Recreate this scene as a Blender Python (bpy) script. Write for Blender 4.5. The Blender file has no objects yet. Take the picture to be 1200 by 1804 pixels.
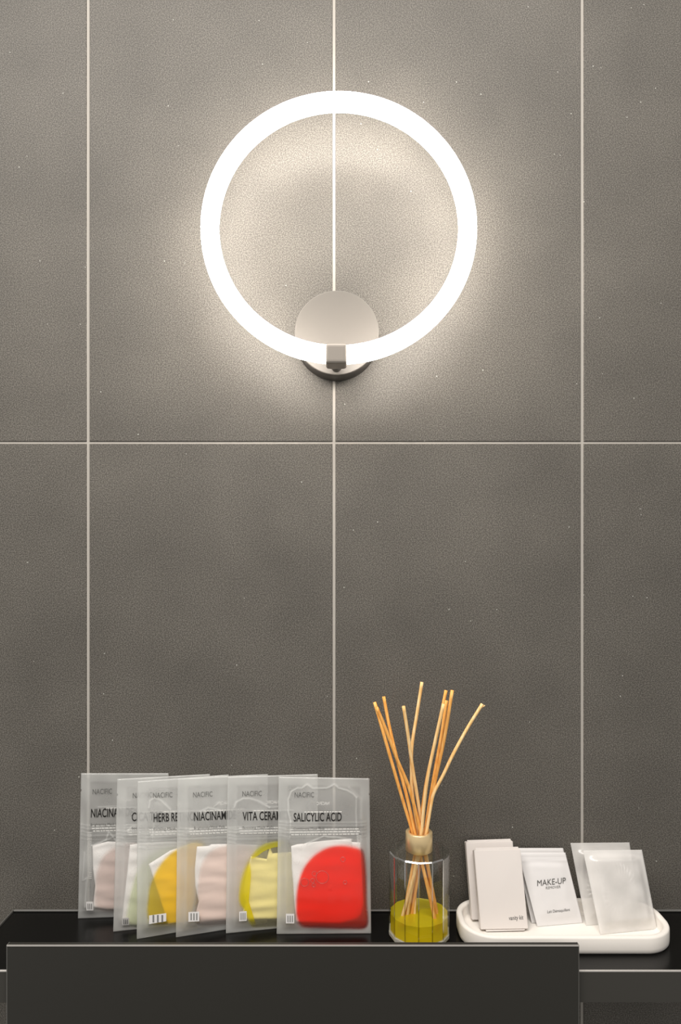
import bpy, bmesh, math, random
from mathutils import Vector, noise

sc = bpy.context.scene
C = sc.collection
random.seed(7)

# ------------------------------------------------------------------ camera, world, lights, exposure
F, HZ, D = 1235.0, 970.0, 0.85        # focal length in pixels, horizon row, camera to wall (m)
SH = 0.95                             # shelf top height
CZ = SH + 0.437                       # camera height
cam_d = bpy.data.cameras.new('camera'); cam = bpy.data.objects.new('camera', cam_d); C.objects.link(cam)
cam.location = (0, -D, CZ); cam.rotation_euler = (math.radians(90), 0, 0)
cam_d.sensor_fit = 'VERTICAL'; cam_d.sensor_height = 36.0; cam_d.sensor_width = 24.0
cam_d.lens = F / 1804 * 36.0; cam_d.shift_y = (HZ - 902) / 1804; cam_d.clip_start = 0.01
sc.camera = cam

w = bpy.data.worlds.new('world'); sc.world = w; w.use_nodes = True
w.node_tree.nodes['Background'].inputs[0].default_value = (1.0, 0.965, 0.93, 1)
w.node_tree.nodes['Background'].inputs[1].default_value = 0.46

def area(name, loc, rot, sx, sy, power, col):
    d = bpy.data.lights.new(name, 'AREA'); d.shape = 'RECTANGLE'; d.size = sx; d.size_y = sy
    d.energy = power; d.color = col
    o = bpy.data.objects.new(name, d); C.objects.link(o); o.location = loc; o.rotation_euler = rot
    return o
area('ceiling_light', (-0.28, -0.95, 2.62), (math.radians(12), 0, 0), 1.7, 0.6, 42.0, (1.0, 0.95, 0.90))
RING_POWER = 24.5

vs = sc.view_settings
vs.view_transform = 'Standard'; vs.look = 'None'; vs.exposure = 0.0; vs.gamma = 1.0; vs.use_curve_mapping = False
cy = sc.cycles
cy.use_denoising = True
cy.max_bounces = 14; cy.transmission_bounces = 12; cy.transparent_max_bounces = 40; cy.diffuse_bounces = 4
cy.sample_clamp_indirect = 6.0

# ------------------------------------------------------------------ helpers
def W(px, py, Z):
    """point seen at a photo position, at distance Z in front of the camera plane"""
    return Vector(((px - 600) * Z / F, Z - D, CZ + (HZ - py) * Z / F))

def Zsh(py, h=0.0):                    # distance of a point lying h above the shelf top
    return (0.437 - h) * F / (py - HZ)

def new_mesh(name, verts, faces, mat=None, parent=None, smooth=False, attrs=None):
    me = bpy.data.meshes.new(name); me.from_pydata([tuple(v) for v in verts], [], faces)
    bm = bmesh.new(); bm.from_mesh(me); bmesh.ops.recalc_face_normals(bm, faces=bm.faces); bm.to_mesh(me); bm.free()
    if attrs:
        for k, vals in attrs.items():
            a = me.attributes.new(k, 'FLOAT', 'POINT'); a.data.foreach_set('value', vals)
    if smooth: me.polygons.foreach_set('use_smooth', [True] * len(me.polygons))
    if mat: me.materials.append(mat)
    o = bpy.data.objects.new(name, me); C.objects.link(o)
    if parent: o.parent = parent
    return o

def from_bm(name, bm, mat=None, parent=None, smooth=False):
    me = bpy.data.meshes.new(name); bmesh.ops.recalc_face_normals(bm, faces=bm.faces); bm.to_mesh(me); bm.free()
    if smooth: me.polygons.foreach_set('use_smooth', [True] * len(me.polygons))
    if mat: me.materials.append(mat)
    o = bpy.data.objects.new(name, me); C.objects.link(o)
    if parent: o.parent = parent
    return o

def thing(name, label, cat, loc=(0, 0, 0), group=None):
    o = bpy.data.objects.new(name, None); C.objects.link(o); o.location = loc
    o.empty_display_size = 0.02
    o['label'] = label; o['category'] = cat
    if group: o['group'] = group
    return o

def box_bm(x0, x1, y0, y1, z0, z1, bev=0.0, seg=2):
    bm = bmesh.new(); bmesh.ops.create_cube(bm, size=1)
    for v in bm.verts:
        v.co = Vector(((x0 + x1) / 2 + v.co.x * (x1 - x0), (y0 + y1) / 2 + v.co.y * (y1 - y0), (z0 + z1) / 2 + v.co.z * (z1 - z0)))
    if bev: bmesh.ops.bevel(bm, geom=bm.edges[:], offset=bev, segments=seg, affect='EDGES', profile=0.6)
    return bm

def lathe(name, prof, seg, mat, parent, center, phase=0.0, smooth=True, axis='z', closed=False):
    """revolve (radius, height) pairs; radius 0 makes a pole"""
    vs_, fs = [], []
    rings = []
    for r, h in prof:
        if r < 1e-7:
            rings.append([len(vs_)]); vs_.append((0, 0, h))
        else:
            ring = []
            for k in range(seg):
                a = phase + 2 * math.pi * k / seg
                ring.append(len(vs_)); vs_.append((r * math.cos(a), r * math.sin(a), h))
            rings.append(ring)
    pairs = list(zip(rings[:-1], rings[1:]))
    if closed: pairs.append((rings[-1], rings[0]))
    for A, B in pairs:
        for k in range(seg):
            k2 = (k + 1) % seg
            if len(A) == 1 and len(B) == 1: continue
            if len(A) == 1: fs.append((A[0], B[k], B[k2]))
            elif len(B) == 1: fs.append((A[k], A[k2], B[0]))
            else: fs.append((A[k], A[k2], B[k2], B[k]))
    if axis == 'y': vs_ = [(x, -z, y) for x, y, z in vs_]      # height runs towards the viewer
    c = Vector(center)
    if parent is not None: c = c - Vector(parent.location)
    return new_mesh(name, [Vector(v) + c for v in vs_], fs, mat, parent, smooth)

def tube(name, pts, rad, mat, parent=None, seg=8, jitter=0):
    pts = [Vector(p) for p in pts]
    vs_, fs = [], []
    n = len(pts)
    up = Vector((0.13, 1, 0.07)).normalized()
    for i, p in enumerate(pts):
        t = (pts[min(i + 1, n - 1)] - pts[max(i - 1, 0)]).normalized()
        a = t.cross(up).normalized(); b = t.cross(a).normalized()
        for k in range(seg):
            an = 2 * math.pi * k / seg
            r = rad * (1 + jitter * math.sin(k * 2.3 + i * .4))
            vs_.append(p + a * math.cos(an) * r + b * math.sin(an) * r)
    for i in range(n - 1):
        for k in range(seg):
            k2 = (k + 1) % seg
            fs.append((i * seg + k, i * seg + k2, (i + 1) * seg + k2, (i + 1) * seg + k))
    fs.append(tuple(range(seg))[::-1]); fs.append(tuple((n - 1) * seg + k for k in range(seg)))
    return new_mesh(name, vs_, fs, mat, parent, True)

def spline(pts, n):
    """Catmull-Rom through 3D points"""
    P = [Vector(p) for p in pts]
    P = [P[0] * 2 - P[1]] + P + [P[-1] * 2 - P[-2]]
    out = []
    for i in range(1, len(P) - 2):
        for k in range(n):
            t = k / n
            a, b, c, d = P[i - 1], P[i], P[i + 1], P[i + 2]
            out.append(0.5 * ((2 * b) + (c - a) * t + (2 * a - 5 * b + 4 * c - d) * t * t + (3 * b - a - 3 * c + d) * t ** 3))
    out.append(P[-2]); return out

# ------------------------------------------------------------------ materials
def mat_new(name):
    m = bpy.data.materials.new(name); m.use_nodes = True
    nt = m.node_tree
    return m, nt, nt.nodes['Principled BSDF']

def simple(name, col, rough=0.5, metal=0.0, spec=0.5, **kw):
    m, nt, b = mat_new(name)
    b.inputs['Base Color'].default_value = (*col, 1); b.inputs['Roughness'].default_value = rough
    b.inputs['Metallic'].default_value = metal; b.inputs['Specular IOR Level'].default_value = spec
    for k, v in kw.items(): b.inputs[k.replace('_', ' ')].default_value = v
    return m

def add_noise(m, scale, strength, dist=0.001, detail=3, coord='pos', colours=None, stretch=None):
    nt = m.node_tree; b = nt.nodes['Principled BSDF']
    g = nt.nodes.new('ShaderNodeNewGeometry'); src = g.outputs['Position']
    if stretch:
        mp = nt.nodes.new('ShaderNodeMapping'); mp.inputs['Scale'].default_value = stretch
        nt.links.new(src, mp.inputs[0]); src = mp.outputs[0]
    n = nt.nodes.new('ShaderNodeTexNoise'); n.inputs['Scale'].default_value = scale; n.inputs['Detail'].default_value = detail
    nt.links.new(src, n.inputs['Vector'])
    if strength:
        bp = nt.nodes.new('ShaderNodeBump'); bp.inputs['Strength'].default_value = strength; bp.inputs['Distance'].default_value = dist
        nt.links.new(n.outputs['Fac'], bp.inputs['Height']); nt.links.new(bp.outputs[0], b.inputs['Normal'])
    if colours:
        r = nt.nodes.new('ShaderNodeValToRGB')
        els = r.color_ramp.elements
        els[0].position, els[0].color = colours[0][0], (*colours[0][1], 1)
        els[1].position, els[1].color = colours[-1][0], (*colours[-1][1], 1)
        for p_, c_ in colours[1:-1]:
            e = els.new(p_); e.color = (*c_, 1)
        nt.links.new(n.outputs['Fac'], r.inputs[0]); nt.links.new(r.outputs[0], b.inputs['Base Color'])
        return r, n
    return None, n

# dark stone-look porcelain tile
M_tile = simple('tile', (0.1, 0.1, 0.09), 0.6, spec=0.42)
r_, n_ = add_noise(M_tile, 760, 0.2, 0.0005, 6,
                   colours=[(0.33, (0.045, 0.0410, 0.0345)), (0.5, (0.098, 0.090, 0.0765)), (0.68, (0.180, 0.167, 0.146))])
nt = M_tile.node_tree; bs = nt.nodes['Principled BSDF']
g = nt.nodes.new('ShaderNodeNewGeometry')
n2 = nt.nodes.new('ShaderNodeTexNoise'); n2.inputs['Scale'].default_value = 9; n2.inputs['Detail'].default_value = 5
nt.links.new(g.outputs['Position'], n2.inputs['Vector'])
mr = nt.nodes.new('ShaderNodeMapRange'); mr.inputs[1].default_value = 0.3; mr.inputs[2].default_value = 0.7
mr.inputs[3].default_value = 0.86; mr.inputs[4].default_value = 1.12
nt.links.new(n2.outputs['Fac'], mr.inputs[0])
mx = nt.nodes.new('ShaderNodeVectorMath'); mx.operation = 'SCALE'
nt.links.new(r_.outputs[0], mx.inputs[0]); nt.links.new(mr.outputs[0], mx.inputs['Scale'])
vo = nt.nodes.new('ShaderNodeTexVoronoi'); vo.inputs['Scale'].default_value = 42
nt.links.new(g.outputs['Position'], vo.inputs['Vector'])
lt = nt.nodes.new('ShaderNodeMath'); lt.operation = 'LESS_THAN'; lt.inputs[1].default_value = 0.030
nt.links.new(vo.outputs['Distance'], lt.inputs[0])
mc = nt.nodes.new('ShaderNodeMix'); mc.data_type = 'RGBA'; mc.inputs[7].default_value = (0.42, 0.42, 0.38, 1)
nt.links.new(lt.outputs[0], mc.inputs[0]); nt.links.new(mx.outputs[0], mc.inputs[6]); nt.links.new(mc.outputs[2], bs.inputs['Base Color'])

M_grout = simple('grout', (0.42, 0.395, 0.355), 0.85, spec=0.2); add_noise(M_grout, 300, 0.2, 0.0005)
M_shelf = simple('black_shelf', (0.002, 0.002, 0.0018), 0.22, spec=0.34); add_noise(M_shelf, 900, 0.10, 0.0002)
M_fascia = simple('matt_black', (0.024, 0.023, 0.019), 0.5, spec=0.4); add_noise(M_fascia, 700, 0.10, 0.0002)
M_front = simple('shelf_front', (0.042, 0.040, 0.034), 0.5, spec=0.4)
M_edge = simple('edge_highlight_tone', (0.50, 0.48, 0.45), 0.4, metal=0.3)  # pale colour carrying the bevel highlights of shelf and board
M_lip = simple('sealant', (0.10, 0.098, 0.09), 0.5)
M_nickel = simple('brushed_nickel', (0.115, 0.106, 0.094), 0.5, metal=0.1, spec=0.35); add_noise(M_nickel, 1500, 0.05, 0.0002)
M_holder = simple('holder_metal', (0.30, 0.27, 0.235), 0.45, metal=0.3)
M_gold = simple('champagne_metal', (0.86, 0.66, 0.36), 0.36, metal=0.7); add_noise(M_gold, 500, 0.12, 0.0002, stretch=(1, 1, 14))
M_ceramic = simple('white_ceramic', (0.83, 0.79, 0.73), 0.5, spec=0.35); add_noise(M_ceramic, 90, 0.12, 0.0005)
M_card = simple('white_card', (0.69, 0.645, 0.61), 0.6, spec=0.3)
M_foil = simple('white_sachet', (0.69, 0.672, 0.66), 0.38, spec=0.45)
M_ink = simple('black_ink', (0.012, 0.011, 0.010), 0.5, spec=0.2)
M_inkgrey = simple('grey_ink', (0.10, 0.10, 0.095), 0.6, spec=0.2)
M_inkmid = simple('light_grey_ink', (0.20, 0.20, 0.19), 0.6, spec=0.2)
M_inkwhite = simple('white_ink', (0.85, 0.84, 0.80), 0.6, spec=0.2)
M_label = simple('label_paper', (0.78, 0.76, 0.74), 0.6)
M_floor = simple('floor', (0.12, 0.115, 0.10), 0.5)
M_reed = simple('rattan', (0.80, 0.50, 0.20), 0.6, spec=0.3)
add_noise(M_reed, 500, 0.2, 0.0004, colours=[(0.3, (0.80, 0.32, 0.06)), (0.55, (0.93, 0.47, 0.12)), (0.8, (0.97, 0.64, 0.26))], stretch=(1, 1, 0.12))
M_reedp = simple('pale_rattan', (0.80, 0.62, 0.36), 0.6, spec=0.3)
add_noise(M_reedp, 500, 0.2, 0.0004, colours=[(0.3, (0.85, 0.46, 0.14)), (0.55, (0.92, 0.63, 0.29)), (0.8, (0.96, 0.78, 0.48))], stretch=(1, 1, 0.12))

m, nt, b = mat_new('light_tube'); M_tube = m
b.inputs['Base Color'].default_value = (0.9, 0.9, 0.9, 1)
b.inputs['Emission Color'].default_value = (1.0, 0.925, 0.855, 1); b.inputs['Emission Strength'].default_value = RING_POWER

def sheen(nt, base, gain):
    """reflectance of a thin sheet, the same from both sides"""
    lw = nt.nodes.new('ShaderNodeLayerWeight'); lw.inputs[0].default_value = 0.5
    pw = nt.nodes.new('ShaderNodeMath'); pw.operation = 'POWER'; pw.inputs[1].default_value = 4.0
    ma = nt.nodes.new('ShaderNodeMath'); ma.operation = 'MULTIPLY_ADD'; ma.inputs[1].default_value = gain; ma.inputs[2].default_value = base
    nt.links.new(lw.outputs['Facing'], pw.inputs[0]); nt.links.new(pw.outputs[0], ma.inputs[0]); return ma.outputs[0]

def film_mat(name, col, rough=0.28, trans=0.5):
    """plastic film: transparent where clear, milky by the haze attribute"""
    m, nt, b = mat_new(name)
    b.inputs['Base Color'].default_value = (*col, 1); b.inputs['Roughness'].default_value = rough
    b.inputs['Specular IOR Level'].default_value = 0.6
    out = nt.nodes['Material Output']
    tr = nt.nodes.new('ShaderNodeBsdfTranslucent'); tr.inputs[0].default_value = (*col, 1)
    m1 = nt.nodes.new('ShaderNodeMixShader'); m1.inputs[0].default_value = trans
    nt.links.new(b.outputs[0], m1.inputs[1]); nt.links.new(tr.outputs[0], m1.inputs[2])
    tp = nt.nodes.new('ShaderNodeBsdfTransparent')
    at = nt.nodes.new('ShaderNodeAttribute'); at.attribute_name = 'haze'
    m2 = nt.nodes.new('ShaderNodeMixShader')
    nt.links.new(at.outputs['Fac'], m2.inputs[0]); nt.links.new(tp.outputs[0], m2.inputs[1]); nt.links.new(m1.outputs[0], m2.inputs[2])
    gl = nt.nodes.new('ShaderNodeBsdfGlossy'); gl.inputs['Roughness'].default_value = 0.12
    m3 = nt.nodes.new('ShaderNodeMixShader')
    nt.links.new(sheen(nt, 0.03, 0.5), m3.inputs[0]); nt.links.new(m2.outputs[0], m3.inputs[1]); nt.links.new(gl.outputs[0], m3.inputs[2])
    nt.links.new(m3.outputs[0], out.inputs[0])
    return m
M_film = film_mat('clear_film', (0.86, 0.865, 0.84))
M_frost = film_mat('frosted_film', (0.95, 0.93, 0.90), 0.35, 0.3)

def liquid_mat(name, tint, body, amount=0.4):
    """essence soaked over the pads: a tinted filter with some body colour; thinner towards its edge (thickness attribute)"""
    m, nt, b = mat_new(name)
    b.inputs['Base Color'].default_value = (*body, 1); b.inputs['Roughness'].default_value = 0.25
    out = nt.nodes['Material Output']
    at = nt.nodes.new('ShaderNodeAttribute'); at.attribute_name = 'thickness'
    mixc = nt.nodes.new('ShaderNodeMix'); mixc.data_type = 'RGBA'
    mixc.inputs[6].default_value = (1, 1, 1, 1); mixc.inputs[7].default_value = (*tint, 1)
    nt.links.new(at.outputs['Fac'], mixc.inputs[0])
    tp = nt.nodes.new('ShaderNodeBsdfTransparent'); nt.links.new(mixc.outputs[2], tp.inputs[0])
    mu = nt.nodes.new('ShaderNodeMath'); mu.operation = 'MULTIPLY'; mu.inputs[1].default_value = amount
    nt.links.new(at.outputs['Fac'], mu.inputs[0])
    mm = nt.nodes.new('ShaderNodeMixShader')
    tl = nt.nodes.new('ShaderNodeBsdfTranslucent'); tl.inputs[0].default_value = (*body, 1)
    mb = nt.nodes.new('ShaderNodeMixShader'); mb.inputs[0].default_value = 0.35
    nt.links.new(b.outputs[0], mb.inputs[1]); nt.links.new(tl.outputs[0], mb.inputs[2])
    nt.links.new(mu.outputs[0], mm.inputs[0]); nt.links.new(tp.outputs[0], mm.inputs[1]); nt.links.new(mb.outputs[0], mm.inputs[2])
    nt.links.new(mm.outputs[0], out.inputs[0])
    return m
M_pad = simple('cotton_pad', (0.86, 0.83, 0.80), 0.9, spec=0.1); add_noise(M_pad, 260, 0.25, 0.001)

def thin_glass(name, base, gain, tint, rough=0.02):
    m, nt, b = mat_new(name); out = nt.nodes['Material Output']; nt.nodes.remove(b)
    tp = nt.nodes.new('ShaderNodeBsdfTransparent'); tp.inputs[0].default_value = (*tint, 1)
    gl = nt.nodes.new('ShaderNodeBsdfGlossy'); gl.inputs['Roughness'].default_value = rough
    mm = nt.nodes.new('ShaderNodeMixShader')
    nt.links.new(sheen(nt, base, gain), mm.inputs[0]); nt.links.new(tp.outputs[0], mm.inputs[1]); nt.links.new(gl.outputs[0], mm.inputs[2])
    nt.links.new(mm.outputs[0], out.inputs[0]); return m
M_glass = thin_glass('bottle_glass', 0.045, 0.6, (0.975, 0.98, 0.97))
M_gedge = thin_glass('polished_glass_edge', 0.45, 0.3, (0.95, 0.96, 0.95), 0.1)
m, nt, b = mat_new('base_glass'); M_base = m
b.inputs['Base Color'].default_value = (0.97, 0.97, 0.94, 1); b.inputs['Roughness'].default_value = 0.05
b.inputs['Transmission Weight'].default_value = 0.6; b.inputs['IOR'].default_value = 1.45  # diffuse white share stands in for light gathered in the base
M_oil = liquid_mat('fragrance_oil', (1.0, 0.90, 0.10), (1.0, 0.90, 0.04), 0.5)

# ------------------------------------------------------------------ the setting
GX = [-0.9063, -0.6063, -0.3063, -0.0079, 0.2932, 0.5932, 0.8932]     # vertical joints
GZ = [-0.282, 0.318, 0.918, 1.518, 2.118, 2.718]                       # level joints
wall = from_bm('wall_back', box_bm(GX[0], GX[-1], 0.0012, 0.05, 0.0, 2.6), M_grout); wall['kind'] = 'structure'
tile_meshes = {}
for i in range(len(GX) - 1):
    for j in range(len(GZ) - 1):
        x0, x1 = GX[i] + 0.0018, GX[i + 1] - 0.0018
        z0, z1 = max(GZ[j] + 0.0014, 0.0), min(GZ[j + 1] - 0.0014, 2.6)
        key = (round(x1 - x0, 4), round(z1 - z0, 4))
        if key not in tile_meshes:
            bm = box_bm(-key[0] / 2, key[0] / 2, 0, 0.007, -key[1] / 2, key[1] / 2)
            fe = [e for e in bm.edges if all(v.co.y < 0.001 for v in e.verts)]
            bmesh.ops.bevel(bm, geom=fe, offset=0.0006, segments=1, affect='EDGES')
            o = from_bm('tile', bm, M_tile, wall); tile_meshes[key] = o.data
        else:
            o = bpy.data.objects.new('tile', tile_meshes[key]); C.objects.link(o); o.parent = wall
        o.location = ((x0 + x1) / 2, 0.0, (z0 + z1) / 2)
fl = from_bm('floor', box_bm(GX[0], GX[-1], -2.2, 0.0, -0.05, 0.0), M_floor); fl['kind'] = 'structure'

# ------------------------------------------------------------------ shelf
SF = 0.7294 - D                         # y of the shelf front
SX0, SX1 = -0.3957, 0.62
sh = thing('wall_shelf', 'glossy black wall shelf carrying the pouches, reed diffuser and white tray', 'shelf', (0.11, 0, SH - 0.033))
def at(o, parent):                      # parent a mesh that was built in world space
    o.parent = parent; o.location = -Vector(parent.location); return o
at(from_bm('shelf_board', box_bm(SX0, SX1, SF + 0.0015, 0.0, SH - 0.033, SH, 0.0006, 1), M_shelf), sh)
at(from_bm('fascia', box_bm(SX0, SX1, SF, SF + 0.0016, SH - 0.033, SH - 0.0016), M_front), sh)
o = at(from_bm('edge_highlight', box_bm(SX0, SX1, SF - 0.0002, SF + 0.0016, SH - 0.0016, SH + 0.0002, 0.0003, 1), M_edge), sh)  # bevel highlight of the front edge, modelled as a pale strip
o['label'] = 'thin pale strip for the highlight on the front edge'
o = at(from_bm('back_lip', box_bm(SX0, SX1, -0.0032, 0.0, SH, SH + 0.0026, 0.0008, 1), M_lip), sh)
o['label'] = 'grey sealant lip against the wall'
at(from_bm('side_lip', box_bm(SX0 - 0.0018, SX0, SF + 0.002, 0.0, SH - 0.02, SH + 0.0022, 0.0006, 1), M_lip), sh)

# tall black board in front of the shelf
PF = SF - 0.0002
pz = CZ + (HZ - 1665) * (PF - 0.006 + D) / F
pX0 = (12 - 600) * (PF - 0.006 + D) / F; pX1 = (1020 - 600) * (PF - 0.006 + D) / F
bp = thing('front_board', 'wide matt black board standing up in front of the shelf edge', 'board', ((pX0 + pX1) / 2, PF - 0.003, pz - 0.16))
o = at(from_bm('board_panel', box_bm(pX0, pX1, PF - 0.006, PF - 0.0004, pz - 0.16, pz, 0.0004, 1), M_fascia), bp)
o = at(from_bm('edge_highlight', box_bm(pX0, pX1, PF - 0.0064, PF - 0.0056, pz - 0.0012, pz + 0.0002), M_edge), bp)  # highlight on the board's top edge, built as a strip
o['label'] = 'thin pale strip for the highlight along the top edge'
o = at(from_bm('lit_side_edge', box_bm(pX1 - 0.0004, pX1 + 0.0003, PF - 0.0062, PF - 0.0004, pz - 0.16, pz), M_lip), bp)  # lit side edges of the board, built as paler strips
o = at(from_bm('lit_side_edge', box_bm(pX0 - 0.0003, pX0 + 0.0006, PF - 0.0062, PF - 0.0004, pz - 0.16, pz), M_lip), bp)

# ------------------------------------------------------------------ ring wall lamp
pc = W(593.5, 586, D - 0.030); pr = 74.5 * (D - 0.030) / F
lamp = thing('ring_lamp', 'glowing white ring wall lamp on a round brushed nickel plate', 'lamp', (pc.x, 0.0, pc.z))
lathe('mounting_plate', [(0, 0), (pr, 0), (pr, 0.0288), (pr - 0.0004, 0.0297), (pr - 0.0012, 0.030), (0, 0.030)], 96, M_nickel, lamp, (pc.x, 0, pc.z), axis='y', smooth=False)
for p_ in lamp.children[0].data.polygons: p_.use_smooth = len(p_.vertices) == 4
RZ = D - 0.068
rc = W(597, 401, RZ); RR, rr = 227 * RZ / F, 16.3 * RZ / F
hc = W(592.5, 628.5, RZ - 0.0056)
vs_, fs = [], []
NA, NB = 160, 20
CT, ST = math.cos(math.radians(2.2)), math.sin(math.radians(2.2))   # the ring leans back a little
for i in range(NA):
    a = 2 * math.pi * i / NA
    for k in range(NB):
        t = 2 * math.pi * k / NB; q = RR + rr * math.cos(t)
        yy, zz = rr * math.sin(t), q * math.sin(a)
        vs_.append((rc.x + q * math.cos(a) - pc.x, rc.y + yy * CT + zz * ST, rc.z + zz * CT - yy * ST - pc.z))
for i in range(NA):
    for k in range(NB):
        fs.append((i * NB + k, ((i + 1) % NA) * NB + k, ((i + 1) % NA) * NB + (k + 1) % NB, i * NB + (k + 1) % NB))
o = new_mesh('light_tube', vs_, fs, M_tube, lamp, True); o['label'] = 'glowing white ring tube'
hw = 18.6 * RZ / F
at(from_bm('tube_holder', box_bm(hc.x - hw, hc.x + hw, hc.y - 0.0128, hc.y + 0.0135, hc.z - hw * .90, hc.z + hw * .98, 0.0040, 4), M_holder), lamp)
lathe('stem', [(0, 0.029), (0.006, 0.029), (0.006, 0.063), (0, 0.063)], 24, M_nickel, lamp, (hc.x, 0, hc.z), axis='y')

# ------------------------------------------------------------------ surfaces through four corners
class Sheet:
    """flat-ish sheet through BL, BR, TR, TL; pixels give where the corners are seen"""
    def __init__(s, px, Zs):
        s.px = px; s.c = [W(p[0], p[1], z) for p, z in zip(px, Zs)]
        u = (s.c[1] - s.c[0]); v = (s.c[3] - s.c[0]); s.n = u.cross(v).normalized()
        if s.n.y > 0: s.n = -s.n
        s.w = (s.c[1] - s.c[0]).length; s.h = (s.c[3] - s.c[0]).length
        s.Zs = Zs
    def P(s, a, t, n=0.0):
        c = s.c
        return (c[0] * (1 - a) + c[1] * a) * (1 - t) + (c[3] * (1 - a) + c[2] * a) * t + s.n * n
    def proj(s, a, t):
        p = s.P(a, t); Z = p.y + D
        return 600 + p.x * F / Z, HZ - (p.z - CZ) * F / Z
    def inv(s, x, y):
        a = t = 0.5
        for _ in range(6):
            X, Y = s.proj(a, t); e = 1e-3
            Xa, Ya = s.proj(a + e, t); Xt, Yt = s.proj(a, t + e)
            A, B_, C_, D_ = (Xa - X) / e, (Xt - X) / e, (Ya - Y) / e, (Yt - Y) / e
            det = A * D_ - B_ * C_; dx, dy = x - X, y - Y
            a += (D_ * dx - B_ * dy) / det; t += (-C_ * dx + A * dy) / det
        return a, t

def text_part(name, body, S, px0, px1, cap, n, mat, parent, mirror=False, bold=0.0, label=None, surf=None):
    """lettering from photo point px0 to px1 along its baseline, cap = cap height in photo pixels"""
    cu = bpy.data.curves.new('t', 'FONT'); cu.body = body; cu.size = 1.0; cu.resolution_u = 3; cu.offset = bold
    ob = bpy.data.objects.new('t', cu); C.objects.link(ob)
    dg = bpy.context.evaluated_depsgraph_get(); dg.update()
    me = ob.evaluated_get(dg).to_mesh()
    vv = [v.co.copy() for v in me.vertices]; ff = [tuple(p.vertices) for p in me.polygons]
    ob.evaluated_get(dg).to_mesh_clear(); bpy.data.objects.remove(ob); bpy.data.curves.remove(cu)
    xm, xM = min(v.x for v in vv), max(v.x for v in vv)
    capu = 0.70
    out = []
    for v in vv:
        f = (v.x - xm) / (xM - xm)
        if mirror: f = 1 - f
        x = px0[0] + (px1[0] - px0[0]) * f; y = px0[1] + (px1[1] - px0[1]) * f - cap * v.y / capu
        a, t = S.inv(x, y)
        out.append(S.P(a, t, n(a, t) if callable(n) else n))
    o = at(new_mesh(name, out, ff, mat), parent)
    if label: o['label'] = label
    return o

def patch(name, S, quad_px, n, mat, parent, thick=0.00015):
    pts = [S.inv(*q) for q in quad_px]
    N = n if callable(n) else (lambda a, t: n)
    k = len(pts)
    v = [S.P(a, t, N(a, t)) for a, t in pts] + [S.P(a, t, N(a, t) + thick) for a, t in pts]
    f = [tuple(range(k)), tuple(range(k, 2 * k))] + [(i, (i + 1) % k, k + (i + 1) % k, k + i) for i in range(k)]
    return at(new_mesh(name, v, f, mat), parent)

def smooth_poly(pts, n, tension=1.0):
    """closed resample; a corner stays where points sit close together"""
    P = [Vector((x, y, 0)) for x, y in pts]; L = len(P); out = []
    for i in range(L):
        a, b, c, d = P[i - 1], P[i], P[(i + 1) % L], P[(i + 2) % L]
        for k in range(n):
            t = k / n
            out.append(0.5 * ((2 * b) + (c - a) * t + (2 * a - 5 * b + 4 * c - d) * t * t + (3 * b - a - 3 * c + d) * t ** 3))
    return [(p.x, p.y) for p in out]

def lin_poly(pts, n):
    out = []
    for i in range(len(pts)):
        a, b = pts[i], pts[(i + 1) % len(pts)]
        for k in range(n): out.append((a[0] + (b[0] - a[0]) * k / n, a[1] + (b[1] - a[1]) * k / n))
    return out

def blob(name, S, poly_px, n0, thick, mat, parent, cap=None, rings=14, edge=0.12, soft=0.25, relief=None, seed=0, sheet=False):
    """a closed cushion with the outline poly_px (photo pixels), n0 off the sheet, thick deep"""
    cx = sum(p[0] for p in poly_px) / len(poly_px); cyy = sum(p[1] for p in poly_px) / len(poly_px)
    K = len(poly_px); v, f, th = [], [], []
    N0 = n0 if callable(n0) else (lambda a, t: n0)
    for side in ((1,) if sheet else (1, 0)):
        base = len(v)
        a, t = S.inv(cx, cyy)
        v.append(S.P(a, t, N0(a, t) + (thick + (relief(cx, cyy) if relief else 0) if side else 0))); th.append(1.0)
        for r in range(1, rings + 1):
            q = r / rings
            for (x, y) in poly_px:
                X, Y = cx + (x - cx) * q, cyy + (y - cyy) * q
                a, t = S.inv(X, Y)
                e = min(1, (1 - q) / edge); hh = thick * math.sqrt(max(0, 1 - (1 - e) ** 2))
                if side == 0: hh = 0
                if side and relief: hh += relief(X, Y) * e
                nn = N0(a, t) + max(hh, 0.00005 * side)
                if cap: nn = min(nn, max(cap(a, t), 0.0002 + 0.0002 * side))
                v.append(S.P(a, t, nn))
                d_ = min(1, (1 - q) / soft); th.append(d_ * d_ * (3 - 2 * d_))
        for k in range(K):
            f.append((base, base + 1 + k, base + 1 + (k + 1) % K))
            for r in range(rings - 1):
                i0 = base + 1 + r * K; i1 = i0 + K
                f.append((i0 + k, i0 + (k + 1) % K, i1 + (k + 1) % K, i1 + k))
    top = 1 + (rings - 1) * K; bot = 1 + rings * K + 1 + (rings - 1) * K
    if not sheet:
        for k in range(K): f.append((top + k, top + (k + 1) % K, bot + (k + 1) % K, bot + k))
    return at(new_mesh(name, v, f, mat, None, True, {'thickness': th}), parent)

def seg_dist(x, y, pl):
    best = 1e9
    for (x0, y0), (x1, y1) in zip(pl[:-1], pl[1:]):
        dx, dy = x1 - x0, y1 - y0; L = dx * dx + dy * dy
        u = max(0, min(1, ((x - x0) * dx + (y - y0) * dy) / L)) if L else 0
        best = min(best, math.hypot(x - x0 - u * dx, y - y0 - u * dy))
    return best

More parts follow.
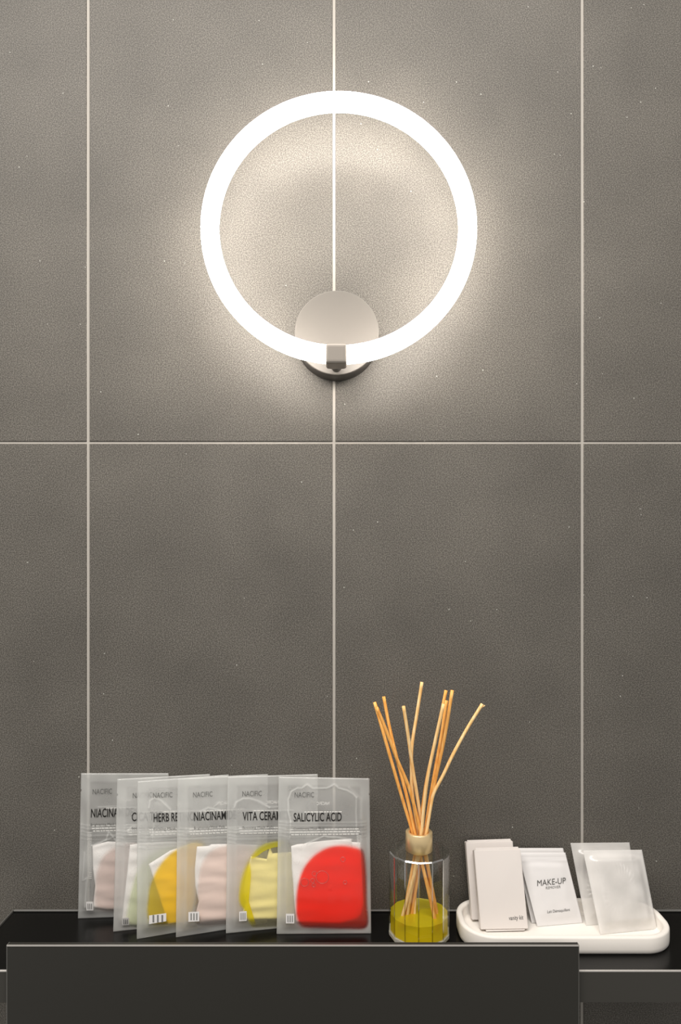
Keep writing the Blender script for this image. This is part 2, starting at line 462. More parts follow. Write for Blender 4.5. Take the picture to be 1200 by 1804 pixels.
def in_poly(x, y, P):
    c = False
    for i in range(len(P)):
        (x0, y0), (x1, y1) = P[i - 1], P[i]
        if (y0 > y) != (y1 > y) and x < (x1 - x0) * (y - y0) / (y1 - y0) + x0: c = not c
    return c

def sstep(a, b, x):
    t = max(0, min(1, (x - a) / (b - a))); return t * t * (3 - 2 * t)

# ------------------------------------------------------------------ pad pouches
def pillow(a, t):
    e = min(a, 1 - a) * 107; e2 = min(t, 1 - t) * 173
    k = sstep(2, 12, e) * sstep(2, 16, t * 173) * sstep(10, 60, (1 - t) * 173)
    return 0.0014 + 0.0050 * k

def film_mesh(name, S, parent, creases, wet, seed, NS=100, NT=170, base=(0.44, 0.31), mat=None, notch=None, pil=pillow, dark=()):
    """front and back sheets of one pouch welded along the rim"""
    v, f, hz = [], [], []
    for side in (1, 0):
        for j in range(NT + 1):
            for i in range(NS + 1):
                a, t = i / NS, j / NT
                x, y = S.proj(a, t)
                edge = min(a, 1 - a) * S.w * 1000, min(t, 1 - t) * S.h * 1000
                e = min(edge)
                bord = 1 - sstep(9, 13, edge[0]) * sstep(8, 12, edge[1])
                h = base[1] + (base[0] - base[1]) * bord
                h *= 1 + 0.35 * noise.noise(Vector((a * 5 + seed, t * 7, seed * 3.1)))
                n = pil(a, t) if side else 0.0
                if side:
                    n += 0.0006 * noise.noise(Vector((a * 9 + seed * 7, t * 6, 0))) * (1 - bord)
                    for cr, wd, st in creases:
                        d_ = seg_dist(x, y, cr)
                        if d_ < wd * 3:
                            g_ = math.exp(-(d_ / (wd + .3)) ** 2); n += 0.0005 * g_; h += st * g_  # stress whitening, with the ridge highlight also put into the haze
                    for cr, wd, st in dark:
                        d_ = seg_dist(x, y, cr)
                        if d_ < wd * 3: h *= 1 - st * math.exp(-(d_ / wd) ** 2)
                if wet and in_poly(x, y, wet): h *= 1 - 0.88 * sstep(0, 6, seg_dist(x, y, wet + wet[:1]))
                if e < 0.8: h += 0.16
                aa = a
                if notch:
                    for sd, yn in notch:
                        if ((sd == 'L' and i == 0) or (sd == 'R' and i == NS)) and abs(y - yn) < 1.3:
                            aa = a + (0.018 if sd == 'L' else -0.018)
                if i in (0, NS) or j in (0, NT): n = 0.0004 if side else 0.0
                v.append(S.P(aa, t, n)); hz.append(max(0.0, min(0.95, h)))
    M1 = (NS + 1) * (NT + 1)
    for s_ in (0, M1):
        for j in range(NT):
            for i in range(NS):
                q = s_ + j * (NS + 1) + i
                f.append((q, q + 1, q + NS + 2, q + NS + 1))
    rim = [i for i in range(NS)] + [j * (NS + 1) + NS for j in range(NT)] + [NT * (NS + 1) + i for i in range(NS, 0, -1)] + [j * (NS + 1) for j in range(NT, 0, -1)]
    for k in range(len(rim)):
        a_, b_ = rim[k], rim[(k + 1) % len(rim)]; f.append((a_, b_, b_ + M1, a_ + M1))
    return at(new_mesh(name, v, f, mat or M_film, None, True, {'haze': hz}), parent)

def pouch(spec):
    p = spec['px']
    Z = [Zsh(p[0][1]), Zsh(p[1][1]), *spec['top']]
    S = Sheet(p, Z)
    base = (S.c[0] + S.c[1]) / 2
    root = thing('pad_pouch', spec['label'], 'pouch', base, 'skincare pad pouches leaning on the wall')
    ox = p[0][0] * 0.5 + p[3][0] * 0.5                     # left edge x
    seed = spec['seed']
    cre = [([(x, y) for x, y in c], wd, st) for c, wd, st in spec.get('creases', [])]
    # zip closure lines across the film
    zl = spec['zip']
    skew = spec.get('skew', 0.0)
    for dy, wd, st in ((0, 0.8, .20), (6, 0.8, .14), (12, 0.7, .18), (18, 0.9, .10), (25, .8, .08)):
        cre.append(([(ox + 3, zl + dy), (ox + 155, zl + dy - skew * 155)], wd, st))
    drk = [([(ox + 18, zl + 9), (ox + 150, zl + 9 - skew * 150)], 2.2, .5), ([(ox + 18, zl + 22), (ox + 150, zl + 22 - skew * 150)], 2.4, .4)]
    def rel(x, y):
        return 0.0013 * noise.noise(Vector((x * .014 + seed, (y + .12 * x) * .075, seed))) + 0.00045 * math.sin((y - .1 * x) * .22 + 2 * noise.noise(Vector((x * .02, y * .02, seed))))
    for k, (pp, n0, th) in enumerate(spec['pads']):
        o = blob('cotton_pad', S, lin_poly(pp, 9), n0, th, M_pad, root, cap=lambda a, t: pillow(a, t) * .5, rings=22, edge=.07, relief=rel)
    for lq in [spec['liquid']] + spec.get('more', []):
      M = liquid_mat('essence', lq['tint'], lq['body'], lq.get('amount', .4))
      sp_ = smooth_poly(lq['poly'], 6)
      o = blob('essence', S, sp_, 0.0045, 0.0008, M, root, cap=lambda a, t: pillow(a, t) * .66 + (.0004 if lq is not spec['liquid'] else 0), rings=20, edge=.3, soft=lq.get('soft', .14), sheet=True)
      o['label'] = lq['label']
    sp_ = smooth_poly(spec['liquid']['poly'], 6)
    film_mesh('film', S, root, cre, sp_, seed, notch=spec.get('notch'), dark=drk)
    N = lambda a, t: pillow(a, t) + 0.0010
    lb = spec['barcode']
    o = patch('barcode_label', S, lb, N, M_label, root)
    x0, x1 = lb[0][0], lb[1][0]
    for k in range(3):
        xa = x0 + (x1 - x0) * (.2 + .26 * k)
        q = [(xa, lb[0][1] - 3), (xa + (x1 - x0) * .10, lb[0][1] - 3), (xa + (x1 - x0) * .10, lb[2][1] + 3), (xa, lb[2][1] + 3)]
        at(new_mesh('barcode_bar', [S.P(*S.inv(*c), N(*S.inv(*c)) + .0003) for c in q], [(0, 1, 2, 3)], M_inkmid), root)
    tx = spec['text']
    sl = spec.get('slope', 0.0)
    bx, by = tx['brand']; text_part('printed_lettering', 'NACIFIC', S, (bx, by), (bx + 34, by - 34 * sl), 9.0, N, M_inkgrey, root)
    nx, ny, nw = tx['name']; text_part('printed_lettering', tx['word'], S, (nx, ny), (nx + nw, ny - nw * sl), 14.5, N, M_ink, root, bold=0.013)
    text_part('printed_lettering', tx['sub'], S, (nx, ny + 14.5), (nx + 54, ny + 14.5 - 54 * sl), 4.4, N, M_inkgrey, root)
    # back print, seen in reverse through the pouch
    NBk = -0.0003
    text_part('back_lettering', 'NACIFIC', S, (ox + 69, by + 14), (ox + 91, by + 14 - 22 * sl), 5.6, NBk + .0006, M_inkwhite, root, mirror=True)
    for k, (dx0, dx1, dy) in enumerate(((47, 112, 27), (22, 144, 57.5), (22, 144, 62), (24, 142, 66.5))):
        rr_ = random.Random(seed * 10 + k); x = ox + dx0; vv, ff = [], []
        while x < ox + dx1:
            wl = rr_.uniform(2.5, 8); y = by + dy - (x - ox) * sl
            q = [(x, y + 1.0), (x + wl, y + 1.0), (x + wl, y - 1.0), (x, y - 1.0)]
            b0 = len(vv); vv += [S.P(*S.inv(*c), .0004) for c in q]; ff.append((b0, b0 + 1, b0 + 2, b0 + 3)); x += wl + rr_.uniform(.9, 1.6)
        o = at(new_mesh('back_print_lines', vv, ff, M_inkwhite), root); o['kind'] = 'stuff'
    # column of tiny print down the side
    sx = ox + spec.get('sidecol', 140); vv, ff = [], []
    y = by + 68
    while y < by + 150:
        q = [(sx, y), (sx + 8, y), (sx + 7, y + .8), (sx, y + .8)]
        b0 = len(vv); vv += [S.P(*S.inv(*c), .0004) for c in q]; ff.append((b0, b0 + 1, b0 + 2, b0 + 3)); y += 2.6
    o = at(new_mesh('back_print_lines', vv, ff, M_inkwhite), root); o['kind'] = 'stuff'
    return root

def shift(pl, dx, dy=0): return [(x + dx, y + dy) for x, y in pl]

P6cre = [([(513, 1446), (509, 1430), (508, 1408), (513, 1394), (524, 1388), (532, 1388), (541, 1381.5), (551, 1388.5), (575, 1388), (581, 1386), (589, 1381.5), (597, 1388), (612, 1392), (622, 1398), (628, 1404)], 1.0, .55),
         ([(628, 1404), (627, 1430), (628, 1460), (633, 1500)], 1.0, .28),
         ([(513, 1446), (511, 1475)], 1.0, .3), ([(541, 1484), (556, 1477), (566, 1473), (571, 1470), (578, 1472), (595, 1473), (620, 1477)], .9, .5),
         ([(615, 1388), (636, 1408), (636, 1440)], 2.2, .12)]
pouches = [
 dict(seed=1, top=(0.8465, 0.8465), px=[(137.5, 1617.5), (294, 1612), (297, 1362), (143, 1362)], zip=1452, slope=.03, skew=.02,
      label='leftmost clear pouch of white pads in pale mauve liquid, flat against the wall',
      pads=[([(163, 1489), (190, 1482), (240, 1484), (270, 1488), (274, 1540), (270, 1598), (230, 1601), (190, 1602), (164, 1599), (168, 1560), (164, 1530)], .0006, .0015)],
      liquid=dict(poly=[(166, 1560), (170, 1530), (182, 1503), (205, 1486), (240, 1478), (272, 1490), (284, 1530), (284, 1575), (276, 1602), (230, 1607), (180, 1605), (166, 1592)],
                  tint=(.90, .82, .79), body=(.76, .69, .66), amount=.3, label='pale mauve liquid over the pads'),
      barcode=[(155, 1600), (167, 1600), (167, 1584), (155, 1584)],
      notch=[('L', 1392)], sidecol=14,
      creases=[([(163, 1487), (178, 1482), (190, 1476), (194, 1462), (203, 1473), (208, 1480)], .9, .5), ([(188, 1478), (205, 1470)], 1.2, .3), ([(150, 1500), (147, 1550), (156, 1543), (152, 1595)], 1.3, .3), ([(175, 1420), (225, 1418)], .8, .3)],
      text=dict(brand=(164.5, 1398), name=(163, 1437), word='NIACINAMIDE', sub='Brightening Mask Pads')) ,
 dict(seed=2, top=(0.842, 0.824), px=[(199.5, 1641), (368, 1623), (370, 1363.5), (206.5, 1372)], zip=1463, slope=.04, skew=.05,
      label='clear pouch of white pads in pale green liquid, second from the left',
      pads=[([(229, 1488), (260, 1484), (300, 1482), (332, 1486), (336, 1560), (334, 1618), (290, 1626), (250, 1629), (214, 1631), (218, 1590), (225, 1530)], .0006, .0015)],
      liquid=dict(poly=[(222, 1600), (232, 1555), (246, 1520), (270, 1496), (305, 1486), (335, 1496), (346, 1540), (346, 1600), (338, 1626), (290, 1632), (240, 1636), (222, 1628)],
                  tint=(.88, .92, .76), body=(.74, .79, .64), amount=.38, label='pale green liquid over the pads'),
      barcode=[(216, 1628), (228, 1627), (228, 1612), (216, 1613)],
      creases=[([(226, 1462), (232, 1455), (240, 1452)], 1.2, .4)], notch=[('L', 1401)],
      text=dict(brand=(234.5, 1405), name=(233, 1444), word='CICA TECA', sub='Soothing Mask Pads')),
 dict(seed=3, top=(0.84, 0.8145), px=[(241, 1654), (401, 1627), (403, 1364.5), (242, 1376)], zip=1468, slope=.04, skew=.05,
      label='clear pouch of white pads in golden yellow liquid, third from the left',
      pads=[([(262, 1522), (300, 1498), (340, 1484), (358, 1486), (352, 1540), (340, 1600), (334, 1624), (310, 1626), (296, 1628), (284, 1590), (272, 1552)], .0006, .0015)],
      liquid=dict(poly=[(258, 1580), (262, 1556), (276, 1526), (298, 1500), (330, 1481), (352, 1476), (368, 1490), (372, 1530), (366, 1570), (352, 1588), (340, 1604), (340, 1622), (300, 1629), (266, 1626), (256, 1608)],
                  tint=(1.0, .78, .12), body=(1.0, .74, .08), amount=.42, soft=.12, label='golden yellow liquid pooled over the pads'),
      barcode=[(262, 1624), (292, 1619), (292, 1605), (262, 1609)],
      creases=[([(262, 1422), (264, 1410), (272, 1405), (284, 1410), (300, 1425)], 1.1, .5), ([(272, 1430), (268, 1480)], 1.2, .2)],
      text=dict(brand=(269.5, 1405), name=(270, 1446), word='HERB RETINOL', sub='Firming Mask Pads')),
 dict(seed=4, top=(0.842, 0.8185), px=[(310, 1651), (470, 1626), (472, 1363.5), (313, 1371)], zip=1459, slope=.05, skew=.04,
      label='clear pouch of white pads in blush pink liquid, between the golden and lemon pouches',
      pads=[([(347, 1491), (368, 1490), (372, 1487), (420, 1486), (454, 1488), (455, 1540), (450, 1612), (400, 1620), (352, 1625), (346, 1605), (350, 1588), (344, 1560), (343, 1530)], .0006, .0015)],
      liquid=dict(poly=[(344, 1570), (348, 1535), (356, 1510), (376, 1490), (410, 1482), (448, 1488), (462, 1530), (462, 1590), (452, 1620), (400, 1630), (352, 1632), (340, 1612)],
                  tint=(.96, .87, .83), body=(.86, .76, .71), amount=.28, label='blush pink liquid over the pads'),
      barcode=[(331, 1620), (350, 1619), (350, 1602), (331, 1603)],
      creases=[([(352, 1432), (353, 1428), (366, 1422), (378, 1424), (390, 1427)], 1.1, .45), ([(395, 1428), (470, 1424)], .9, .35), ([(376, 1420), (386, 1412)], .8, .2)],
      text=dict(brand=(340, 1404), name=(341, 1444), word='NIACINAMIDE', sub='Brightening Mask Pads')),
 dict(seed=5, top=(0.843, 0.8245), px=[(398, 1644), (560, 1628), (560, 1363.5), (401, 1368)], zip=1459, slope=.02, skew=.03,
      label='clear pouch of white pads in lemon yellow liquid, beside the red pouch',
      pads=[([(442, 1508), (470, 1513), (473, 1500), (476, 1492), (480, 1503), (520, 1500), (522, 1560), (519, 1616), (480, 1619), (432, 1620), (428, 1605), (433, 1590), (429, 1575), (433, 1545)], .0006, .0015)],
      liquid=dict(poly=[(419, 1575), (424, 1545), (436, 1512), (454, 1491), (480, 1479), (508, 1478), (522, 1500), (528, 1560), (524, 1615), (500, 1632), (452, 1636), (440, 1630), (430, 1606), (421, 1592)],
                  tint=(1.0, .95, .60), body=(.92, .86, .55), amount=.25, soft=.10, label='cream yellow liquid over the pads'),
      more=[dict(poly=[(418, 1575), (421, 1545), (431, 1517), (439, 1508), (443, 1530), (441, 1560), (439, 1590), (443, 1612), (452, 1632), (440, 1632), (429, 1606), (420, 1592)],
                  tint=(1.0, .90, .03), body=(.94, .86, .02), amount=.6, soft=.4, label='lemon yellow liquid pooled at the left edge'),
            dict(poly=[(436, 1513), (446, 1496), (462, 1484), (482, 1478), (502, 1477), (500, 1487), (480, 1492), (462, 1500), (448, 1510)],
                  tint=(1.0, .90, .03), body=(.80, .74, .02), amount=.6, soft=.4, label='lemon yellow liquid above the pads')],
      barcode=[(421, 1619), (434, 1618), (434, 1601), (421, 1602)],
      creases=[([(412, 1422), (416, 1412), (428, 1406), (440, 1406), (454, 1410), (474, 1421)], 1.1, .5), ([(474, 1421), (500, 1419)], .9, .3)],
      text=dict(brand=(427, 1402), name=(427, 1443), word='VITA CERAMIDE', sub='Boosting Mask Pads')),
 dict(seed=6, top=(0.83, 0.8285), px=[(487.5, 1645), (654, 1644), (651, 1371), (491, 1368)], zip=1447, slope=.01,
      label='clear pouch of white pads in bright red liquid, at the right end of the row',
      pads=[([(514, 1490), (524, 1487), (560, 1484), (600, 1482), (635, 1484), (638, 1540), (641, 1592), (636, 1612), (622, 1622), (560, 1625), (523, 1624), (519, 1580), (514, 1530)], .0005, .0014),
            ([(513, 1490), (535, 1486), (541, 1484), (575, 1480), (619, 1477), (622, 1500), (628, 1560), (632, 1617), (600, 1626), (560, 1625), (522, 1624), (518, 1580), (515, 1530)], .0016, .0007)],
      liquid=dict(poly=[(519, 1590), (522, 1560), (531, 1530), (548, 1506), (572, 1490), (600, 1484), (630, 1488), (643, 1498), (648, 1540), (649.5, 1590), (649, 1634), (610, 1638), (560, 1636), (530, 1633), (520, 1615)],
                  tint=(1.0, .06, .02), body=(1.0, .055, .018), amount=.48, soft=.13, label='bright red liquid with bubbles over the pads'),
      barcode=[(504.5, 1623), (519, 1623), (519, 1606), (504.5, 1606)],
      creases=P6cre, notch=[('R', 1399)],
      text=dict(brand=(519.5, 1404), name=(518, 1445), word='SALICYLIC ACID', sub='Comforting Mask Pads')),
]
widths = {'NIACINAMIDE': 74, 'CICA TECA': 62, 'HERB RETINOL': 78, 'VITA CERAMIDE': 86, 'SALICYLIC ACID': 84}
roots = []
for sp in pouches:
    sp['text']['name'] = (*sp['text']['name'], widths[sp['text']['word']])
    roots.append(pouch(sp))
# bubbles in the red pouch
S6 = Sheet(pouches[5]['px'], [Zsh(1645), Zsh(1644), *pouches[5]['top']])
M_bub = film_mat('bubble_film', (0.75, 0.2, 0.15))
for bx, by, br in ((568, 1543, 11), (554, 1537, 4), (537, 1552, 7), (551, 1549, 3.5), (604, 1512, 4), (608, 1552, 3), (553, 1557, 3)):
    vs_, fs, hz = [], [], []
    for i in range(24):
        an = 2 * math.pi * i / 24
        for k, (q, h_) in enumerate(((br - .9, 0.0), (br, .0005), (br + .9, 0.0))):
            a_, t_ = S6.inv(bx + q * math.cos(an), by + q * math.sin(an)); vs_.append(S6.P(a_, t_, .0051 + h_)); hz.append(.15 if k != 1 else .5)
    for i in range(24):
        for k in range(3):
            fs.append((i * 3 + k, ((i + 1) % 24) * 3 + k, ((i + 1) % 24) * 3 + (k + 1) % 3, i * 3 + (k + 1) % 3))
    o = at(new_mesh('bubble', vs_, fs, M_bub, None, True, {'haze': hz}), roots[5])

# ------------------------------------------------------------------ reed diffuser
BZ = 0.7937; bc = W(738.3, 1650, BZ); bc.z = SH
BR = 0.0345
NF = 14; ph = math.radians(263)
db = thing('diffuser_bottle', 'faceted clear glass reed diffuser bottle with gold collar and yellow oil', 'bottle', bc)
BH = 0.0985
c_ = BR
ob = lathe('glass_body', [(c_ - .0018, .0085), (c_ - .0004, .0085), (c_, .0090), (c_, BH - .0014), (c_ - .0012, BH), (.0115, BH), (.0115, BH - .0022),
                     (c_ - .0030, BH - .0022), (c_ - .0018, BH - .0040)], NF, M_glass, db, bc, phase=ph, smooth=False, closed=True)
ob.data.materials.append(M_gedge)
bm = bmesh.new(); bm.from_mesh(ob.data)
old = set()
ve = [e for e in bm.edges if abs(e.verts[0].co.z - e.verts[1].co.z) > .05 and (e.verts[0].co.xy.length > c_ - .0001)]
res = bmesh.ops.bevel(bm, geom=ve, offset=.0008, segments=1, affect='EDGES')
for f_ in bm.faces:
    zs = [v.co.z for v in f_.verts]; ar = sorted(e.calc_length() for e in f_.edges)
    if f_ in res['faces'] or (min(zs) > BH - .0016 and max(zs) - min(zs) > .0008 and max(v.co.xy.length for v in f_.verts) > c_ - .001): f_.material_index = 1
bm.to_mesh(ob.data); bm.free()
o = lathe('glass_base', [(0, .0008), (c_ - .0060, .0002), (c_ - .0035, .0006), (c_ - .0002, .0042), (c_, .0060), (c_, .0084), (c_ - .0020, .0084), (c_ - .0060, .0078), (.020, .0086), (.017, .0074), (0, .0080)], NF, M_base, db, bc, phase=ph, smooth=False)
o['label'] = 'thick clear glass base'
o = lathe('fragrance_oil', [(0, .0084), (.017, .0078), (.020, .0090), (c_ - .0060, .0082), (c_ - .0019, .0088), (c_ - .0019, .0278), (c_ - .0030, .0270), (0, .0268)], NF, M_oil, db, bc, phase=ph, smooth=False)
a_ = o.data.attributes.new('thickness', 'FLOAT', 'POINT'); a_.data.foreach_set('value', [1.0] * len(o.data.vertices))
o['label'] = 'yellow fragrance oil'
cz = BH
o = lathe('collar', [(.0098, cz - .003), (.0152, cz + .0002), (.0152, cz + .0200), (.0146, cz + .0207), (.0112, cz + .0207), (.0106, cz + .0200), (.0098, cz + .012)], 64, M_gold, db, bc, closed=True)
o['label'] = 'gold metal collar'
for p_ in o.data.polygons: p_.use_smooth = True
reeds = [  # photo path from the tip down to the neck, tip distance, neck offset in depth, pale?, label
 ([(660, 1237), (683, 1318), (707, 1400), (727, 1466)], .806, .004, 0, 'orange reed leaning furthest left, tip just behind its neighbour'),
 ([(663.5, 1246), (680, 1286), (700, 1338), (722, 1392), (741, 1466)], .775, -.004, 0, 'thick orange reed in front at the far left of the fan'),
 ([(676, 1227), (686, 1280), (703, 1350), (716, 1400), (731, 1466)], .815, .001, 0, 'thin orange reed with its tip right of the two leftmost tips'),
 ([(711, 1244), (719, 1296), (726, 1345), (733, 1390), (745, 1466)], .780, .000, 1, 'short pale reed left of the tallest reed'),
 ([(743.5, 1201.5), (734, 1261), (726, 1315), (725, 1365), (726, 1391), (735, 1466)], .812, .006, 1, 'tallest reed, pale and bowed, rising in the middle'),
 ([(786, 1216), (775, 1268), (763, 1324), (750, 1385), (739, 1466)], .815, .006, 0, 'orange reed at the back of the bunch right of centre'),
 ([(781.5, 1240), (768, 1300), (755, 1362), (748, 1410), (742.5, 1466)], .783, -.006, 1, 'pale fronted reed at the left of the bunch right of centre'),
 ([(787, 1234), (777, 1300), (766, 1362), (756, 1420), (749, 1466)], .800, .002, 0, 'orange reed squeezed in the middle of the right bunch'),
 ([(797, 1216), (782, 1305), (765, 1384), (752, 1466)], .790, .004, 0, 'orange reed at the right of the bunch, light tip'),
 ([(850, 1240), (824, 1282), (799, 1328), (781, 1365), (765, 1396), (759, 1420), (753.5, 1466)], .800, -.004, 1, 'pale reed bent furthest right, split at its tip'),
]
NZ = BZ
for path, zt, nd, pale, lab in reeds:
    pts = []
    L = len(path)
    for i, (x, y) in enumerate(path):
        q = 1 - (y - path[0][1]) / (1466 - path[0][1])
        pts.append(W(x, y, (NZ + nd) * (1 - q) + zt * q))
    neck = pts[-1]; d0 = (pts[-1] - pts[0]); 
    off = Vector((neck.x - bc.x, neck.y - bc.y, 0))
    # keep inside the collar
    if off.length > .0085: off *= .0085 / off.length; neck = Vector((bc.x + off.x, bc.y + off.y, neck.z)); pts[-1] = neck
    dirv = (pts[-1] - pts[0]); dirv = dirv / -dirv.z
    end = neck + dirv * (neck.z - (SH + .0135))
    ox_, oy_ = end.x - bc.x, end.y - bc.y; rr0 = math.hypot(ox_, oy_)
    if rr0 > .0235: end.x = bc.x + ox_ * .0235 / rr0; end.y = bc.y + oy_ * .0235 / rr0
    end.z = SH + .0135
    low = neck.lerp(end, .22); 
    lr = math.hypot(low.x - bc.x, low.y - bc.y)
    if lr > .0085: low.x = bc.x + (low.x - bc.x) * .0085 / lr; low.y = bc.y + (low.y - bc.y) * .0085 / lr
    sp3 = spline(pts + [low, end], 6)
    o = tube('reed_stick', [p - end for p in sp3], 0.00192, M_reedp if pale else M_reed, None, 8, .06)
    o.location = end
    if 'split' in lab:
        tube('splinter', [Vector((0, 0, 0)) + W(845, 1250, .800) - end, W(850, 1246, .800) - end, W(854.5, 1242.5, .799) - end], 0.0006, M_reedp, o, 6)
    o['label'] = lab; o['category'] = 'reed'; o['group'] = 'rattan reeds in the diffuser bottle'

# ------------------------------------------------------------------ white tray
TX, TY = 0.2515, 0.801 - D; TW, TD, TR, TH = 0.1176, 0.044, 0.037, 0.0192
def rrect(inset, z, n=14):
    w_, d_, r_ = TW - inset, TD - inset, max(TR - inset, .004); out = []
    for cx, cy_, a0 in ((w_ - r_, d_ - r_, 0), (-w_ + r_, d_ - r_, 90), (-w_ + r_, -d_ + r_, 180), (w_ - r_, -d_ + r_, 270)):
        for k in range(n + 1):
            a = math.radians(a0 + 90 * k / n); out.append((cx + r_ * math.cos(a), cy_ + r_ * math.sin(a), z))
    return out
prof = [(.004, 0.0), (.0015, .0006), (.0002, .0025), (0, .006), (0, TH - .0022), (.0007, TH - .0006), (.0022, TH), (.0050, TH), (.0064, TH - .0008), (.0070, TH - .0026), (.0076, .0075), (.0095, .0056), (.013, .005)]
vs_, fs = [], []; rings = []
for ins, z in prof:
    r = rrect(ins, z); rings.append((len(vs_), len(r))); vs_ += r
K = rings[0][1]
for (a, _), (b2, _) in zip(rings[:-1], rings[1:]):
    for k in range(K): fs.append((a + k, a + (k + 1) % K, b2 + (k + 1) % K, b2 + k))
fs.append(tuple(range(K))); fs.append(tuple(rings[-1][0] + k for k in range(K)))
o = new_mesh('oblong_tray', vs_, fs, M_ceramic, None, True)
o.location = (TX, TY, SH)
o['label'] = 'white oblong ceramic tray with rounded ends holding boxes and sachets'; o['category'] = 'tray'

# ------------------------------------------------------------------ boxes on the tray
FLR = 0.005
def slab(name, px, Zs, thick, mat, bev=.0006):
    S = Sheet(px, Zs)
    fr = S.c; bk = [c - S.n * thick for c in fr]
    bm = bmesh.new(); v = [bm.verts.new(c) for c in fr + bk]
    for f in ((0, 1, 2, 3), (7, 6, 5, 4), (0, 4, 5, 1), (1, 5, 6, 2), (2, 6, 7, 3), (3, 7, 4, 0)): bm.faces.new([v[i] for i in f])
    bmesh.ops.bevel(bm, geom=bm.edges[:], offset=bev, segments=2, affect='EDGES')
    return S, bm
h_ = FLR + .0030
bx_specs = [
 ([(832, 1621), (914, 1619), (903.5, 1481.5), (821, 1484)], [Zsh(1621, h_), Zsh(1620, h_), .8365, .8365], 'blank white carton at the back left of the tray, leaning on the wall'),
 ([(847.5, 1638), (931, 1636.5), (917, 1496), (835.5, 1498)], [Zsh(1638, h_), Zsh(1637, h_), .820, .820], 'white carton lettered vanity kit, front left on the tray')]
for k, (px, Zs, lab) in enumerate(bx_specs):
    S, bm = slab('b', px, Zs, .0105, M_card)
    base = (S.c[0] + S.c[1]) / 2
    t = thing('toiletry_carton', lab, 'box', base, 'small white cartons in the tray')
    at(from_bm('carton_body', bm, M_card), t)
    # tuck flap line along the lid
    at(from_bm('tuck_flap', slab('f', [(px[3][0] + 3, px[3][1] + .3), (px[2][0] - 3, px[2][1] + .3), (px[2][0] - 4, px[2][1] - 4.0), (px[3][0] + 2, px[3][1] - 4.0)],
        [Zs[3] + .0008, Zs[2] + .0008, Zs[2] + .0078, Zs[3] + .0078], .0003, M_card, .0001)[1], M_card), t)
    if k == 1:
        text_part('printed_lettering', 'vanity kit', S, (896.5, 1621), (922, 1619.5), 7.6, .0003, M_inkgrey, t, bold=.004)
        at(from_bm('bottom_flap', slab('f', [(857, 1641), (924, 1639), (926, 1635.5), (855, 1637)], [Zs[0] - .0004, Zs[1] - .0004, Zs[1] + .0018, Zs[0] + .0018], .0003, M_card, .0001)[1], M_card), t)

def sachet(name, px, Zs, mat, lab, cat, group, haze=None, th=.0014, seed=0, wav=.0006, seal=9):
    S = Sheet(px, Zs); NS, NT = 44, 70
    t = thing(name, lab, cat, (S.c[0] + S.c[1]) / 2, group)
    v, f, hz = [], [], []
    for side in (1, 0):
        for j in range(NT + 1):
            for i in range(NS + 1):
                a, q = i / NS, j / NT
                e = min(a, 1 - a) * S.w * 1000; e2 = (1 - q) * S.h * 1000; e3 = q * S.h * 1000
                k = sstep(1.5, 13, e) * sstep(seal, seal + 9, e2) * sstep(3, 14, e3)
                n = .0003 + th * k + wav * noise.noise(Vector((a * 4 + seed, q * 6, seed))) * k if side else 0
                if side and seal: n += .0005 * math.exp(-((e2 - seal) / 1.6) ** 2) * (0.6 + .4 * math.sin(a * 7 + seed))
                if side and e2 < seal: n = .0004 + .00012 * math.sin(e2 * 4)
                if i in (0, NS) or j in (0, NT): n = .0003 * side
                v.append(S.P(a, q, n))
                hz.append(haze(a, q, 1 - k) if haze else 1.0)
    M1 = (NS + 1) * (NT + 1)
    for s_ in (0, M1):
        for j in range(NT):
            for i in range(NS):
                q = s_ + j * (NS + 1) + i; f.append((q, q + 1, q + NS + 2, q + NS + 1))
    rim = [i for i in range(NS)] + [j * (NS + 1) + NS for j in range(NT)] + [NT * (NS + 1) + i for i in range(NS, 0, -1)] + [j * (NS + 1) for j in range(NT, 0, -1)]
    for k in range(len(rim)):
        a_, b_ = rim[k], rim[(k + 1) % len(rim)]; f.append((a_, b_, b_ + M1, a_ + M1))
    at(new_mesh('film' if haze else 'sachet_body', v, f, mat, None, True, {'haze': hz}), t)
    return S, t

sachet('makeup_sachet', [(937, 1627), (1020, 1621), (992, 1494), (908, 1494)], [Zsh(1627, FLR), Zsh(1621, FLR), .8435, .8435], M_foil,
       'blank-topped white sachet just behind the lettered make-up remover sachet', 'sachet', 'white sachets in the tray', seed=3)
S, t = sachet('makeup_sachet', [(947, 1633), (1027, 1626), (996, 1502), (912.5, 1502)], [Zsh(1633, FLR), Zsh(1626, FLR), .836, .836], M_foil,
       'white sachet lettered make-up remover, in the middle of the tray', 'sachet', 'white sachets in the tray', seed=8)
NS_ = lambda a, q: .0022
text_part('printed_lettering', 'MAKE-UP', S, (945.5, 1561), (995.5, 1556), 10.5, NS_, M_inkgrey, t)
text_part('printed_lettering', 'REMOVER', S, (960.5, 1566.5), (986.5, 1564), 4.6, NS_, M_inkmid, t)
text_part('printed_lettering', 'Lait Démaquillant', S, (963, 1608.5), (1003, 1604.5), 5.0, NS_, M_inkgrey, t)

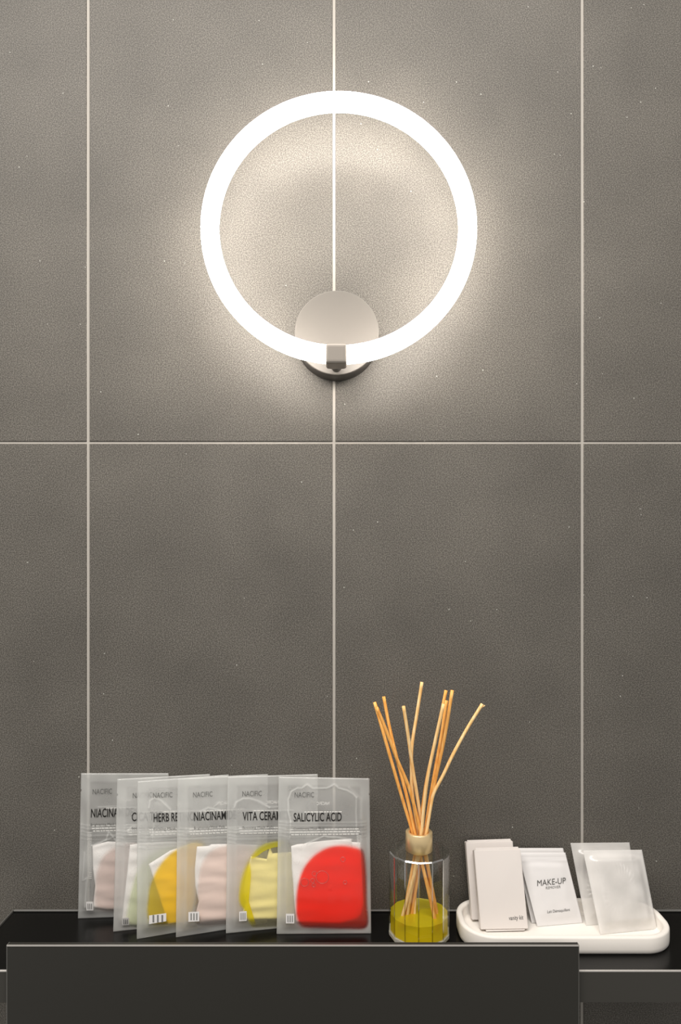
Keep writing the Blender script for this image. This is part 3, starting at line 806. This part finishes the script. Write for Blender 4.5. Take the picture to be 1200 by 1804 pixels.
# clear sachets each holding a folded pleated cap
def pleats(S, parent, c, rx, ry, n0, seed, opening=.36):
    NU, NV = 168, 16; v, f, hz = [], [], []
    for j in range(NV + 1):
        q = j / NV; rad = opening + (1 - opening) * q
        for i in range(NU):
            an = 2 * math.pi * i / NU
            pl_ = math.sin(an * 34 + .5 * noise.noise(Vector((math.cos(an), math.sin(an), seed))))
            bump = math.sin(math.pi * min(q * 1.1, 1)) ** .7
            x = c[0] + rx * rad * math.cos(an) * (1 + .03 * pl_ * q); y = c[1] + ry * rad * math.sin(an) * (1 + .02 * pl_ * q)
            x += (y - c[1]) * .11
            a, t = S.inv(x, y)
            v.append(S.P(a, t, n0 + .0022 * bump + .0010 * pl_ * bump)); hz.append(.12 + .85 * max(0, pl_) ** 1.5 * bump * (.55 + .45 * math.sin(an * 2.0 + seed)))  # pleat shading put into the haze: ribs milky, folds clear
    for j in range(NV):
        for i in range(NU):
            f.append((j * NU + i, j * NU + (i + 1) % NU, (j + 1) * NU + (i + 1) % NU, (j + 1) * NU + i))
    o = at(new_mesh('pleated_cap', v, f, M_frost, None, True, {'haze': hz}), parent); return o
hzE = lambda a, q, k: .36 + .14 * noise.noise(Vector((a * 4, q * 5, 3))) + .1 * k
hzF = lambda a, q, k: .50 + .16 * noise.noise(Vector((a * 4, q * 5, 9))) + .08 * k
S, t = sachet('cap_sachet', [(1033, 1631), (1130, 1624), (1109, 1484), (1005, 1485)], [Zsh(1631, FLR), Zsh(1624, FLR), .842, .842], M_frost,
       'frosted clear sachet with a pleated cap, behind another at the right of the tray', 'sachet', 'frosted cap sachets at the right of the tray', haze=hzE, th=.004, seed=5, seal=5)
pleats(S, t, (1064, 1562), 34, 52, .0008, 2)
S, t = sachet('cap_sachet', [(1058, 1647), (1158, 1637), (1131, 1497), (1027, 1498)], [Zsh(1647, FLR), Zsh(1637, FLR), .826, .826], M_frost,
       'frosted clear sachet with a pleated cap, frontmost at the right of the tray', 'sachet', 'frosted cap sachets at the right of the tray', haze=hzF, th=.0048, seed=11, seal=4)
pleats(S, t, (1094, 1574), 37, 58, .0008, 4)
